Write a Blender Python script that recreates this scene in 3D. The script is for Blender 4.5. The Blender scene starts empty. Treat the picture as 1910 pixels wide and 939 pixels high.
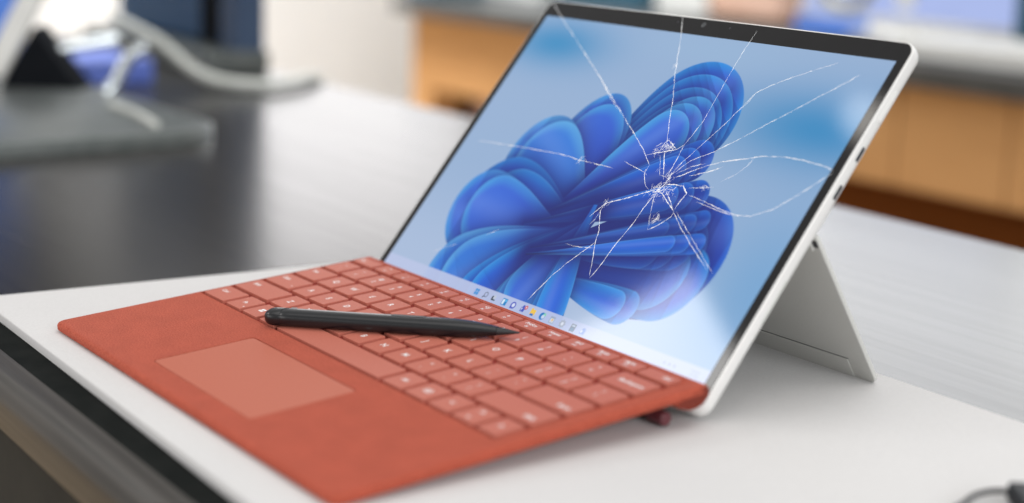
import bpy, bmesh, math, random
import numpy as np
from mathutils import Vector, Matrix

random.seed(7)
rng = np.random.default_rng(11)
MM = 0.001
scene = bpy.context.scene
col = scene.collection

# ------------------------------------------------------------------ camera
PHI = 0.892844          # tablet lean from the horizontal
KSL = 0.07207           # slope of the keyboard
K0 = Vector((0, 3.434, 13.537)) * MM
ZB = -5.27 * MM         # top of the white board
ZT = ZB - 5.0 * MM      # top of the table

cam_d = bpy.data.cameras.new("camera")
cam = bpy.data.objects.new("camera", cam_d)
col.objects.link(cam)
right = Vector((0.58941593, 0.80723460, 0.03100254))
up = Vector((-0.16474543, 0.08254344, 0.98287615))
fwd = Vector((-0.79085258, 0.58443039, -0.18164063))
M = Matrix((right, up, -fwd)).transposed().to_4x4()
M.translation = Vector((639.428, -473.888, 226.067)) * MM
cam.matrix_world = M
cam_d.sensor_width = 36.0
cam_d.lens = 2968.392 / 1910 * 36.0
cam_d.shift_y = -119.678 / 1910
cam_d.clip_start = 0.02
cam_d.clip_end = 60
cam_d.dof.use_dof = True
cam_d.dof.focus_distance = 0.822
cam_d.dof.aperture_fstop = 3.3
scene.camera = cam

# ------------------------------------------------------------------ light
world = bpy.data.worlds.new("World")
scene.world = world
world.use_nodes = True
bgn = world.node_tree.nodes["Background"]
bgn.inputs[0].default_value = (1.0, 0.985, 0.97, 1)
bgn.inputs[1].default_value = 0.50


def area(name, loc, target, sx, sy, radiance, colr=(1, 1, 1), disk=False):
    d = bpy.data.lights.new(name, 'AREA')
    d.shape = 'DISK' if disk else 'RECTANGLE'
    d.size = sx
    if not disk:
        d.size_y = sy
    a = math.pi * sx * sx / 4 if disk else sx * sy
    d.energy = radiance * a * math.pi
    d.color = colr
    o = bpy.data.objects.new(name, d)
    col.objects.link(o)
    o.location = loc
    o.rotation_euler = (Vector(target) - Vector(loc)).to_track_quat('-Z', 'Y').to_euler()
    return o


area("window_light", (-2.1, 3.05, 1.02), (-2.1, 0, 1.02), 3.6, 1.2, 3.3, (0.96, 0.98, 1.0))
area("corner_sheen_light", (-4.4, 2.45, 0.84), (0, 2.45, 0.84), 1.2, 1.0, 3.0, (0.99, 0.97, 0.98))  # added lamp out of view, brightens the sheen on the table's middle
area("overhead_fill_light", (0.2, 0.0, 1.9), (0.2, 0.0, 0), 2.0, 2.0, 1.35, (1.0, 0.97, 0.94))  # added overhead fill for the board
area("overhead_fill_light", (-2.75, 0.95, 1.9), (-2.75, 0.95, 0), 2.0, 1.2, 13.0, (0.95, 0.98, 1.0)).data.spread = math.radians(88)  # added fill, narrow spread keeps it on the counter and low wall
area("right_fill_light", (3.5, -0.55, 1.35), (0.0, 0.1, 0.0), 2.8, 1.5, 5.9, (0.93, 0.97, 1.0))  # added fill from the right, lifts the shadow under the tablet
area("front_fill_light", (-0.9, -3.2, 0.95), (-0.3, 0.2, 0.0), 2.6, 1.3, 2.2, (1.0, 0.985, 0.97))  # added frontal fill for the faces turned to the front
area("side_window_light", (-1.545, -1.15, 1.335), (0.1, 0.0, 0.05), 0.60, 0.40, 7.2, (1.0, 0.985, 0.96))
area("ceiling_spot_light", (-1.83, -0.76, 2.25), (0, 0, 0), 0.10, 0.10, 5.5, (1.0, 0.95, 0.88), disk=True)

vs = scene.view_settings
vs.view_transform = 'Standard'
vs.look = 'None'
vs.exposure = 0.0
vs.gamma = 1.0
vs.use_curve_mapping = False


# ------------------------------------------------------------------ materials
def srgb(r, g, b):
    def f(c):
        c /= 255.0
        return c / 12.92 if c <= 0.04045 else ((c + 0.055) / 1.055) ** 2.4
    return (f(r), f(g), f(b), 1.0)


def base_mat(name, colr, rough=0.5, metal=0.0, spec=0.5):
    m = bpy.data.materials.new(name)
    m.use_nodes = True
    p = m.node_tree.nodes["Principled BSDF"]
    p.inputs["Base Color"].default_value = colr if len(colr) == 4 else (*colr, 1)
    p.inputs["Roughness"].default_value = rough
    p.inputs["Metallic"].default_value = metal
    p.inputs["Specular IOR Level"].default_value = spec
    return m, m.node_tree, p


def add_noise(nt, scale, detail=4, rough=0.6, vec_scale=None, coord='Object'):
    n = nt.nodes
    tc = n.new("ShaderNodeTexCoord")
    t = n.new("ShaderNodeTexNoise")
    t.inputs["Scale"].default_value = scale
    t.inputs["Detail"].default_value = detail
    t.inputs["Roughness"].default_value = rough
    if vec_scale:
        mp = n.new("ShaderNodeMapping")
        mp.inputs["Scale"].default_value = vec_scale
        nt.links.new(tc.outputs[coord], mp.inputs[0])
        nt.links.new(mp.outputs[0], t.inputs[0])
    else:
        nt.links.new(tc.outputs[coord], t.inputs[0])
    return t


def ramp(nt, src, stops):
    r = nt.nodes.new("ShaderNodeValToRGB")
    el = r.color_ramp.elements
    while len(el) < len(stops):
        el.new(0.5)
    for e, (pos, c) in zip(el, stops):
        e.position = pos
        e.color = c if len(c) == 4 else (*c, 1)
    nt.links.new(src, r.inputs[0])
    return r


def add_bump(nt, p, src, strength, dist):
    b = nt.nodes.new("ShaderNodeBump")
    b.inputs["Strength"].default_value = strength
    b.inputs["Distance"].default_value = dist
    nt.links.new(src, b.inputs["Height"])
    nt.links.new(b.outputs[0], p.inputs["Normal"])


MAT = {}


def speckle(name, c1, c2, scale, rough, bump=0.0, dist=0.0002, spec=0.5, metal=0.0, lo=0.35, hi=0.65, big=None):
    m, nt, p = base_mat(name, c1, rough, metal, spec)
    t = add_noise(nt, scale)
    r = ramp(nt, t.outputs["Fac"], [(lo, c1), (hi, c2)])
    out = r.outputs[0]
    if big:
        t2 = add_noise(nt, big[0], 3, 0.5)
        r2 = ramp(nt, t2.outputs["Fac"], [(0.35, (big[1],) * 3), (0.65, (1, 1, 1))])
        mx = nt.nodes.new("ShaderNodeMix")
        mx.data_type = 'RGBA'
        mx.blend_type = 'MULTIPLY'
        mx.inputs[0].default_value = 1.0
        nt.links.new(out, mx.inputs[6])
        nt.links.new(r2.outputs[0], mx.inputs[7])
        out = mx.outputs[2]
    nt.links.new(out, p.inputs["Base Color"])
    if bump:
        add_bump(nt, p, t.outputs["Fac"], bump, dist)
    MAT[name] = m
    return m, nt, p


m, nt, p = speckle("red_fabric", (0.345, 0.056, 0.032), (0.54, 0.122, 0.073), 1300, 0.92, 0.7, 0.0003, spec=0.12,
                   big=(70, 0.90))
p.inputs["Sheen Weight"].default_value = 0.12
p.inputs["Sheen Roughness"].default_value = 0.5
p.inputs["Sheen Tint"].default_value = (1.0, 0.55, 0.45, 1)
speckle("red_key", (0.50, 0.148, 0.104), (0.55, 0.172, 0.122), 900, 0.52, 0.05, 0.00005, spec=0.2)
speckle("red_well", (0.24, 0.026, 0.017), (0.30, 0.036, 0.024), 900, 0.7, spec=0.3)  # well floor darkened in its colour for the shade between keys
speckle("red_trackpad", (0.49, 0.138, 0.086), (0.53, 0.155, 0.098), 1200, 0.5, 0.03, 0.00004, spec=0.2)
speckle("red_shade", (0.16, 0.028, 0.018), (0.21, 0.04, 0.025), 900, 0.85, spec=0.2)  # fabric red with the shade of the flap's hollow end painted in
speckle("trackpad_gap", (0.10, 0.018, 0.014), (0.12, 0.022, 0.017), 900, 0.8, spec=0.2)
speckle("legend", (0.93, 0.91, 0.90), (0.96, 0.95, 0.94), 800, 0.5, spec=0.3)
speckle("silver", (0.76, 0.745, 0.725), (0.82, 0.805, 0.785), 2500, 0.4, 0.03, 0.00003)
speckle("silver_plain", (0.58, 0.575, 0.545), (0.63, 0.625, 0.595), 2500, 0.45, 0.03, 0.00003)
speckle("port_dark", (0.012, 0.012, 0.018), (0.02, 0.02, 0.028), 500, 0.5)
speckle("pen_black", (0.006, 0.0072, 0.009), (0.010, 0.0115, 0.014), 1800, 0.30, 0.03, 0.00003, spec=0.5)
speckle("pen_tip", (0.016, 0.017, 0.019), (0.022, 0.023, 0.025), 900, 0.5)
speckle("pen_mark", (0.16, 0.165, 0.17), (0.20, 0.205, 0.21), 900, 0.4)
speckle("board_white", (0.665, 0.655, 0.65), (0.705, 0.695, 0.69), 700, 0.7, 0.15, 0.0001, spec=0.1, big=(9, 0.975))
speckle("glass_black", (0.004, 0.004, 0.005), (0.006, 0.006, 0.007), 50, 0.06)
speckle("lens_glass", (0.05, 0.055, 0.06), (0.09, 0.095, 0.1), 700, 0.1)
speckle("crack_white", (0.95, 0.97, 0.98), (0.99, 0.99, 1.0), 2500, 0.3, spec=1.0)
speckle("burgundy", (0.10, 0.022, 0.03), (0.15, 0.035, 0.042), 1500, 0.5)
speckle("black_rubber", (0.005, 0.007, 0.010), (0.009, 0.011, 0.015), 900, 0.55, spec=0.25)
speckle("wall_white", (0.82, 0.835, 0.85), (0.86, 0.875, 0.89), 3, 0.85, spec=0.2)
speckle("base_grey", (0.11, 0.125, 0.12), (0.16, 0.17, 0.165), 40, 0.35, metal=0.3)
speckle("chrome", (0.62, 0.66, 0.68), (0.70, 0.74, 0.76), 30, 0.18, metal=0.9)
speckle("black_satin", (0.003, 0.004, 0.006), (0.005, 0.006, 0.008), 60, 0.8, spec=0.1)
speckle("navy", (0.006, 0.045, 0.115), (0.010, 0.06, 0.15), 14, 0.55)
speckle("navy_edge", (0.03, 0.06, 0.12), (0.045, 0.08, 0.15), 14, 0.5)
speckle("periwinkle", (0.10, 0.16, 0.55), (0.14, 0.21, 0.65), 14, 0.5)
speckle("cable_grey", (0.52, 0.53, 0.49), (0.60, 0.61, 0.57), 30, 0.5)
speckle("counter_top", (0.035, 0.036, 0.036), (0.06, 0.06, 0.058), 20, 0.4)
speckle("plaster_white", (0.62, 0.61, 0.58), (0.68, 0.67, 0.64), 20, 0.6)
speckle("peach", (0.62, 0.36, 0.25), (0.70, 0.45, 0.34), 8, 0.7)
speckle("teal", (0.012, 0.065, 0.10), (0.02, 0.085, 0.13), 8, 0.5)
speckle("mauve", (0.32, 0.21, 0.19), (0.36, 0.25, 0.23), 8, 0.7)
speckle("brass", (0.33, 0.30, 0.18), (0.40, 0.36, 0.22), 30, 0.45, metal=0.4)
speckle("dim_reflection", (0.006, 0.0075, 0.007), (0.012, 0.0135, 0.0125), 60, 0.7, 0.2, 0.0003, spec=0.05)  # table wood where dark reflections are put into the colour
speckle("under_black", (0.012, 0.012, 0.010), (0.02, 0.02, 0.016), 30, 0.8)


def wood(name, c1, c2, rough, vec_scale, noise_scale, bump=0.2, dist=0.0002, spec=0.5, rspan=None, lo=0.3, hi=0.7):
    m, nt, p = base_mat(name, c1, rough, 0, spec)
    t = add_noise(nt, noise_scale, 5, 0.62, vec_scale)
    r = ramp(nt, t.outputs["Fac"], [(lo, c1), (hi, c2)])
    nt.links.new(r.outputs[0], p.inputs["Base Color"])
    if rspan:
        rr = ramp(nt, t.outputs["Fac"], [(lo, (rspan[0],) * 3), (hi, (rspan[1],) * 3)])
        nt.links.new(rr.outputs[0], p.inputs["Roughness"])
    add_bump(nt, p, t.outputs["Fac"], bump, dist)
    MAT[name] = m
    return m


wood("dark_wood", (0.022, 0.020, 0.019), (0.036, 0.033, 0.031), 0.34, (3.0, 170, 170), 1.0, 0.03, 0.0003, 0.34,
     (0.24, 0.275))
wood("edge_wood", (0.020, 0.017, 0.014), (0.070, 0.063, 0.055), 0.36, (4.0, 260, 260), 1.0, 0.7, 0.0006, 0.5)
wood("apron_wood", (0.44, 0.230, 0.092), (0.55, 0.305, 0.13), 0.7, (1.0, 8, 8), 1.4, 0.1, 0.001, 0.12)
wood("shaded_wood", (0.095, 0.028, 0.005), (0.12, 0.036, 0.007), 0.8, (1.0, 8, 8), 1.4, 0.1, 0.001, 0.05)  # counter wood in shade, the darkness is part of the colour
wood("floor_wood", (0.38, 0.27, 0.16), (0.46, 0.34, 0.21), 0.5, (1.0, 9, 1), 1.2, 0.1, 0.001, 0.35)


def emit_mat(name, c, strength, rough=0.1):
    m, nt, p = base_mat(name, (0.01, 0.01, 0.012), rough)
    t = add_noise(nt, 3.0)
    r = ramp(nt, t.outputs["Fac"], [(0.3, tuple(x * 0.9 for x in c[:3])), (0.7, c)])
    nt.links.new(r.outputs[0], p.inputs["Emission Color"])
    p.inputs["Emission Strength"].default_value = strength
    MAT[name] = m


emit_mat("screen_lilac", srgb(172, 188, 238), 1.0)
emit_mat("screen_blue", srgb(90, 140, 235), 0.75)


# ------------------------------------------------------------------ helpers
def link_mesh(name, me, mat, parent=None, smooth=False):
    if mat:
        me.materials.append(MAT[mat])
    o = bpy.data.objects.new(name, me)
    col.objects.link(o)
    if parent:
        o.parent = parent
    if smooth:
        me.polygons.foreach_set("use_smooth", [True] * len(me.polygons))
    return o


def from_bm(name, bm, mat, parent=None, smooth=False):
    bmesh.ops.recalc_face_normals(bm, faces=bm.faces)
    me = bpy.data.meshes.new(name)
    bm.to_mesh(me)
    bm.free()
    return link_mesh(name, me, mat, parent, smooth)


def thing(name, label, cat, loc=(0, 0, 0), group=None):
    o = bpy.data.objects.new(name, None)
    o.empty_display_size = 0.02
    col.objects.link(o)
    o.location = loc
    tag(o, label, cat, group)
    return o


def tag(o, label, cat, group=None):
    o["label"] = label
    o["category"] = cat
    if group:
        o["group"] = group
    return o


def rrect(x0, x1, y0, y1, r, n=6):
    """counter-clockwise rounded rectangle; r may be 4 radii (SW, SE, NE, NW)"""
    rs = r if isinstance(r, (tuple, list)) else (r,) * 4
    pts = []
    for (cx, cy, a0, rr) in ((x0 + rs[0], y0 + rs[0], 180, rs[0]), (x1 - rs[1], y0 + rs[1], 270, rs[1]),
                             (x1 - rs[2], y1 - rs[2], 0, rs[2]), (x0 + rs[3], y1 - rs[3], 90, rs[3])):
        for i in range(n + 1):
            a = math.radians(a0 + 90 * i / n)
            pts.append((cx + rr * math.cos(a), cy + rr * math.sin(a)))
    return pts


def loft(loops, cap0=True, cap1=True, closed=True):
    """loops: list of lists of 3D points with equal counts"""
    bm = bmesh.new()
    vl = [[bm.verts.new(Vector(p)) for p in lp] for lp in loops]
    n = len(loops[0])
    for a, b in zip(vl, vl[1:]):
        for i in range(n if closed else n - 1):
            j = (i + 1) % n
            bm.faces.new((a[i], a[j], b[j], b[i]))
    if cap0:
        bm.faces.new(list(reversed(vl[0])))
    if cap1:
        bm.faces.new(vl[-1])
    return bm


def plate(x0, x1, y0, y1, z0, z1, r, cham=0.0, n=5, s=MM):
    """rounded plate with a chamfered upper edge, given in mm"""
    L = []
    a = rrect(x0, x1, y0, y1, r, n)
    L.append([(x * s, y * s, z0 * s) for x, y in a])
    if cham:
        L.append([(x * s, y * s, (z1 - cham) * s) for x, y in a])
        b = rrect(x0 + cham * .35, x1 - cham * .35, y0 + cham * .35, y1 - cham * .35, max(r - cham * .35, .05), n)
        L.append([(x * s, y * s, (z1 - cham * .3) * s) for x, y in b])
        c = rrect(x0 + cham, x1 - cham, y0 + cham, y1 - cham, max(r - cham, .05), n)
        L.append([(x * s, y * s, z1 * s) for x, y in c])
    else:
        L.append([(x * s, y * s, z1 * s) for x, y in a])
    return loft(L)


def tube_bm(pts, rad, seg=10):
    pts = [Vector(p) for p in pts]
    rads = rad if isinstance(rad, (list, tuple)) else [rad] * len(pts)
    loops = []
    ref = Vector((0, 0, 1))
    for i, p in enumerate(pts):
        t = (pts[min(i + 1, len(pts) - 1)] - pts[max(i - 1, 0)]).normalized()
        a = t.cross(ref)
        if a.length < 1e-4:
            a = t.cross(Vector((0, 1, 0)))
        a.normalize()
        b = a.cross(t)
        loops.append([p + (a * math.cos(k * 2 * math.pi / seg) + b * math.sin(k * 2 * math.pi / seg)) * rads[i]
                      for k in range(seg)])
    return loft(loops)


def spline(pts, sub=6):
    P = [Vector(p) for p in pts]
    out = []
    for i in range(len(P) - 1):
        p0, p1, p2, p3 = P[max(i - 1, 0)], P[i], P[i + 1], P[min(i + 2, len(P) - 1)]
        for k in range(sub):
            t = k / sub
            out.append(0.5 * ((2 * p1) + (p2 - p0) * t + (2 * p0 - 5 * p1 + 4 * p2 - p3) * t * t
                              + (3 * p1 - p0 - 3 * p2 + p3) * t ** 3))
    out.append(P[-1])
    return out


def box_bm(x0, x1, y0, y1, z0, z1, bev=0.0, seg=2):
    bm = bmesh.new()
    bmesh.ops.create_cube(bm, size=1)
    for v in bm.verts:
        v.co = Vector(((x0 + x1) / 2 + v.co.x * (x1 - x0), (y0 + y1) / 2 + v.co.y * (y1 - y0),
                       (z0 + z1) / 2 + v.co.z * (z1 - z0)))
    if bev:
        bmesh.ops.bevel(bm, geom=bm.edges[:], offset=bev, segments=seg, affect='EDGES', profile=0.5)
    return bm


def set_auto_smooth(o, angle=35):
    me = o.data
    bm = bmesh.new()
    bm.from_mesh(me)
    for f in bm.faces:
        f.smooth = True
    for e in bm.edges:
        if len(e.link_faces) == 2 and e.calc_face_angle(0) > math.radians(angle):
            e.smooth = False
    bm.to_mesh(me)
    bm.free()


def boolean_cut(o, cutters):
    for c in cutters:
        md = o.modifiers.new("cut", 'BOOLEAN')
        md.operation = 'DIFFERENCE'
        md.object = c
        md.solver = 'EXACT'
    dg = bpy.context.evaluated_depsgraph_get()
    dg.update()
    me = bpy.data.meshes.new_from_object(o.evaluated_get(dg))
    old = o.data
    o.modifiers.clear()
    o.data = me
    bpy.data.meshes.remove(old)
    for c in cutters:
        bpy.data.objects.remove(c, do_unlink=True)


def text_mesh(s, size):
    cu = bpy.data.curves.new("legend_text", 'FONT')
    cu.body = s
    cu.size = size * 1.18
    cu.offset = size * 0.016
    cu.align_x = 'CENTER'
    cu.align_y = 'CENTER'
    cu.resolution_u = 3
    o = bpy.data.objects.new("legend_tmp", cu)
    col.objects.link(o)
    dg = bpy.context.evaluated_depsgraph_get()
    me = bpy.data.meshes.new_from_object(o.evaluated_get(dg))
    bpy.data.objects.remove(o, do_unlink=True)
    bpy.data.curves.remove(cu)
    me.materials.clear()
    return me


# ------------------------------------------------------------------ setting
fl = from_bm("floor", box_bm(-9, 3, -4, 7, -1.0, -0.90), "floor_wood")
fl["kind"] = "structure"
wl = from_bm("wall_white", box_bm(-4.7, -4.5, -4, 3.2, -0.9, 0.32), "wall_white")
wl["kind"] = "structure"
wb = from_bm("wall_back", box_bm(-4.5, 3, 3.2, 3.35, -0.9, 2.6), "wall_white")
wb["kind"] = "structure"

# --- dark table under everything (turned a touch against the tablet)
TA = math.radians(-1.3)
table = thing("table", "long dark wood table with rounded front edge under the white board", "table", (0, 0, -0.9))
table.rotation_euler.z = TA
TZ = ZT + 0.9
Y0, Y1 = -0.2355, 0.468
R_ = 0.015
prof = [(Y0 + R_, TZ)]
for i in range(1, 9):
    a = math.radians(90 + 90 * i / 8)
    prof.append((Y0 + R_ + R_ * math.cos(a), TZ - R_ + R_ * math.sin(a)))
prof += [(Y0, TZ - 0.026), (Y0 + 0.003, TZ - 0.029), (Y0 + R_, TZ - 0.029)]
eb = from_bm("edge_band", loft([[(x, y, z) for y, z in prof] for x in (-1.75, -0.9, 0.0, 0.6, 1.3)]), "edge_wood", table)
set_auto_smooth(eb, 40)
from_bm("dim_reflection_strip", box_bm(-1.75, 1.3, Y0 + R_ + .0001, Y0 + R_ + .034, TZ - .029, TZ, .0004), "dim_reflection", table)  # strip coloured near black to stand for dark reflections on the top
from_bm("table_top", box_bm(-1.75, 1.3, Y0 + R_ + .0342, Y1, TZ - .029, TZ, .0006), "dark_wood", table)
from_bm("apron", box_bm(-1.7, 1.25, Y0 + 0.010, Y1 - 0.06, TZ - 0.085, TZ - 0.0292), "under_black", table)
for x in (-1.6, 1.12):
    for y in (Y0 + 0.06, Y1 - 0.14):
        from_bm("leg", box_bm(x, x + 0.08, y, y + 0.08, 0.0, TZ - 0.0855, 0.004), "under_black", table)

# --- white display board
NB = [(-231, -199.5), (470, -221), (470, 131), (-193, 138)]
bm = bmesh.new()
inner = []
c0 = Vector((sum(p[0] for p in NB) / 4, sum(p[1] for p in NB) / 4))


def quad_loop(inset, z):
    pts = []
    for i in range(4):
        p, a, b = Vector(NB[i]), Vector(NB[i - 1]), Vector(NB[(i + 1) % 4])
        da, db = (a - p).normalized(), (b - p).normalized()
        q0 = p + (da + db).normalized() * inset * 1.414
        for t in (0, .33, .67, 1):
            aa, bb = q0 + da * 3 * (1 - t), q0 + db * 3 * t
            k = (1 - t) * t * 1.2
            pts.append(((aa + bb - q0) * (1 - k) + q0 * k).to_3d() * MM + Vector((0, 0, z)))
    return pts


board = from_bm("display_board", loft([quad_loop(0, ZT + 0.0002), quad_loop(0, ZB - 0.0008), quad_loop(0.25, ZB - 0.0002),
                                       quad_loop(0.9, ZB)]), "board_white")
set_auto_smooth(board, 50)
tag(board, "wide matte white board lying on the dark table under the tablet", "board")

# ------------------------------------------------------------------ tablet
tablet = thing("tablet", "silver tablet with cracked glass over a blue swirl picture, propped on its kickstand", "tablet")
tablet.rotation_euler.x = PHI
HW, HT = 143.5, 208.0


def tl(x_in, b_in, t_in, r, t):
    return [(x * MM, y * MM, t * MM) for x, y in rrect(-HW + x_in, HW - x_in, b_in, HT - t_in, r, 9)]


fr = from_bm("frame", loft([tl(4.2, .5, 3, 6.5, -8.3), tl(2.4, .35, 1.8, 7, -8.0), tl(.9, .2, .8, 7.2, -7.0), tl(.25, .05, .25, 7.4, -5.6),
                            tl(0, 0, 0, 7.5, -4), tl(0, 0, 0, 7.5, -.8), tl(.15, .15, .15, 7.4, -.3),
                            tl(.5, .5, .5, 7, 0)]), "silver", tablet)
set_auto_smooth(fr, 40)
gl = from_bm("bezel_glass", plate(-HW + .9, HW - .9, .9, HT - .9, -.2, .22, 6.7, .18, 9), "glass_black", tablet)
set_auto_smooth(gl, 8)

# ---- the lit picture on the display (colours painted per vertex: sky-blue ground, blue petals, task bar)
U0, U1, V0, V1 = -137.15, 137.15, 13.29, 196.19
NX, NY = 760, 506
uu = np.linspace(U0, U1, NX)
vv = np.linspace(V0, V1, NY)
U, V = np.meshgrid(uu, vv)


def S(r, g, b):
    return np.array(srgb(r, g, b)[:3])


def sm(a, b, x):
    t = np.clip((x - a) / (b - a), 0, 1)
    return t * t * (3 - 2 * t)


def blend(img, colr, alpha):
    return img * (1 - alpha[..., None]) + np.asarray(colr) * alpha[..., None]


img = np.zeros((NY, NX, 3)) + S(150, 177, 217)
hh = (V - V0) / (V1 - V0)
img = blend(img, S(172, 191, 226), sm(.45, .05, hh) * .8)
img = blend(img, S(60, 142, 200), np.exp(-((U + 112) / 48) ** 2 - ((V - 178) / 17) ** 2) * 1.0)
img = blend(img, S(54, 138, 198), np.exp(-((U - 118) / 70) ** 2 - ((V - 152) / 24) ** 2) * 1.0)
img = blend(img, S(150, 182, 220), np.exp(-((U - 20) / 60) ** 2 - ((V - 188) / 12) ** 2) * .55)
img = blend(img, S(108, 162, 214), np.exp(-((U - 140) / 45) ** 2 - ((V - 60) / 50) ** 2) * .8)


def sheet(img, b, t, w, bend, tone, ph, rimw=1.0):
    """one rounded sheet of the picture: light at its lip, sinking to deep blue towards its root"""
    b = np.array(b, float)
    t = np.array(t, float)
    d = t - b
    L = np.hypot(*d)
    d /= L
    n = np.array([-d[1], d[0]])
    s = ((U - b[0]) * d[0] + (V - b[1]) * d[1]) / L
    q = (U - b[0]) * n[0] + (V - b[1]) * n[1]
    q = q - bend * w * (s * s) * 1.6
    x = 1 - w / L * .95                      # where the round tip starts
    sc = np.clip(s, 0, 1)
    wid = w * np.where(sc < x, .12 + .88 * sm(0, x, sc) ** .8, np.sqrt(np.clip(1 - ((sc - x) / (1 - x)) ** 2, 0, 1)))
    side = (wid - np.abs(q))
    grad = np.where(sc < x, 1.0, np.clip(wid / w, .25, 1))
    dist = np.where((s > 0) & (s < 1), side * grad, -np.hypot(np.maximum(np.abs(q) - wid, 0), np.where(s > 1, (s - 1) * L, np.where(s < 0, -s * L, 0))) - .01)
    a = sm(-.28, .28, dist)
    sh = np.exp(-np.clip(-dist, 0, 90) / 6.0) * (1 - a) * mass
    img = blend(img, S(4, 24, 118), sh * .50)
    lite, mid, deep = tone
    wave = .5 + .5 * np.sin(q / w * 3.4 + s * 2.2 + ph)
    k1 = sm(0, 9, dist)
    k2 = np.clip(sm(6, 34, dist) * .55 + sm(.75, .05, s) * .75 + .42 * (wave - .5) + .10 * np.sin(q / w * 15 + ph) * sm(.75, .2, s), 0, 1)
    c = S(*lite) * (1 - k1)[..., None] + S(*mid) * k1[..., None]
    c = c * (1 - k2[..., None]) + S(*deep) * k2[..., None]
    gl_ = (np.exp(-((q / w - .35 * math.sin(ph)) / .30) ** 2) * sm(.2, .8, s) * .30)[..., None]
    c = c * (1 - gl_) + S(110, 150, 240) * gl_
    lw = (np.exp(-np.clip(dist, 0, 50) / .55) * .26 * rimw * sm(0, .4, s))[..., None]
    c = c * (1 - lw) + S(122, 196, 246) * lw
    return img * (1 - a[..., None]) + c * a[..., None], a


A1 = ((30, 140, 232), (22, 98, 222), (10, 44, 170))
A2 = ((62, 152, 230), (48, 104, 222), (30, 66, 200))
A3 = ((20, 104, 220), (10, 66, 196), (3, 16, 96))
A4 = ((84, 164, 232), (42, 122, 224), (20, 76, 200))
# (root, tip, half width, bend, nested sheets, shrink, tone)
PET = [((-28, 66), (50, 172), 37, .06, 4, .06, A1), ((0, 80), (-60, 132), 31, -.30, 2, .08, A2),
       ((2, 74), (-92, 106), 30, -.16, 2, .08, A4), ((-30, 70), (46, 150), 22, .12, 3, .07, A2),
       ((-30, 44), (108, 70), 36, .14, 2, .10, A3), ((4, 66), (-104, 84), 27, .24, 2, .12, A1),
       ((-40, 66), (62, 126), 13, .12, 3, .07, A3), ((-26, 48), (103, 46), 22, .34, 2, .10, A1),
       ((0, 62), (-110, 52), 28, -.26, 2, .12, A2), ((-42, 62), (74, 104), 10, .12, 3, .08, A3),
       ((-30, 52), (86, 70), 13, .30, 3, .09, A3), ((2, 68), (-96, 14), 26, .14, 2, .12, A4),
       ((-8, 40), (72, 32), 10, .2, 2, .12, A1), ((6, 76), (-62, 0), 23, .30, 2, .12, A1), ((8, 80), (-24, -2), 20, .26, 3, .10, A2),
       ((2, 84), (12, 2), 13, .40, 2, .12, A1), ((-26, 50), (84, 92), 6, .10, 4, .07, A3), ((-26, 46), (90, 78), 6, .20, 3, .08, A3)]
mass = np.zeros_like(U)
for i, (b, t, w, be, nn_, shr, tone) in enumerate(PET):
    b, t = np.array(b, float), np.array(t, float)
    for k in range(nn_):
        f = 1 - shr * k
        off = np.array([-(t - b)[1], (t - b)[0]]) / np.hypot(*(t - b)) * w * .10 * k * (1 if i % 2 else -1)
        img, a = sheet(img, b, b + (t - b) * f + off, w * (1 - shr * 1.25 * k), be, tone, i * 1.9 + k * .7, 1.0 if k else .55)
        mass = np.maximum(mass, a)
img[..., 2] *= .95
# task bar
tb = sm(20.4, 20.9, V)
bar = S(186, 197, 230)
img = img * tb[..., None] + (img * .10 + bar * .90) * (1 - tb)[..., None]


def rect(cx, cy, w, h, soft=.18):
    return sm(w / 2 + soft, w / 2 - soft, np.abs(U - cx)) * sm(h / 2 + soft, h / 2 - soft, np.abs(V - cy))


def disc(cx, cy, r, soft=.25):
    return sm(r + soft, r - soft, np.hypot(U - cx, V - cy))


YI = 16.8
for sx in (-1, 1):                                   # four-square start mark
    for sy in (-1, 1):
        img = blend(img, S(20, 140, 215), rect(-44.8 + sx * .95, YI + sy * .95, 1.6, 1.6))
img = blend(img, S(70, 80, 100), np.clip(disc(-36.3, YI + .3, 1.6) - disc(-36.3, YI + .3, 1.15), 0, 1))
for k in range(6):
    img = blend(img, S(70, 80, 100), disc(-37.5 - k * .16, YI - .95 - k * .16, .3))
img = blend(img, S(40, 52, 66), rect(-29.9, YI - .3, 1.8, 2.6))
img = blend(img, S(190, 200, 215), rect(-28.6, YI + .5, 1.9, 2.2))
img = blend(img, S(40, 60, 70), rect(-28.6, YI - 1.2, 2.6, .8))
img = blend(img, S(16, 130, 200), rect(-19.5, YI, 4.2, 4.0))
img = blend(img, S(225, 240, 250), rect(-20.4, YI, 1.5, 2.9))
img = blend(img, S(85, 185, 235), rect(-18.5, YI + .9, 1.5, 1.3))
img = blend(img, S(72, 86, 190), disc(-11.5, YI, 2.1))
img = blend(img, S(72, 86, 190), rect(-12.9, YI - 1.5, 1.2, 1.2))
img = blend(img, S(214, 222, 244), disc(-11.4, YI + .1, 1.2))
img = blend(img, S(62, 84, 186), np.maximum(rect(-3.2, YI - .4, 3.2, 2.6), disc(-3.0, YI + 1.4, .9)))
img = blend(img, S(62, 84, 186), disc(-1.3, YI + .8, .9))
img = blend(img, S(210, 218, 240), np.maximum(rect(-3.9, YI + .2, 1.5, .4), rect(-3.9, YI - .5, .4, 1.4)))
img = blend(img, S(206, 92, 98), disc(-.9, YI + 1.3, 1.2))
img = blend(img, S(235, 205, 210), disc(-.9, YI + 1.3, .5))
img = blend(img, S(240, 196, 72), np.maximum(rect(5.5, YI + .2, 4.0, 3.2), rect(4.4, YI + 1.9, 1.6, .8)))
img = blend(img, S(20, 112, 196), rect(5.4, YI - 1.2, 2.6, 1.2))
img = blend(img, S(20, 118, 196), disc(13.6, YI, 2.15))
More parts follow.
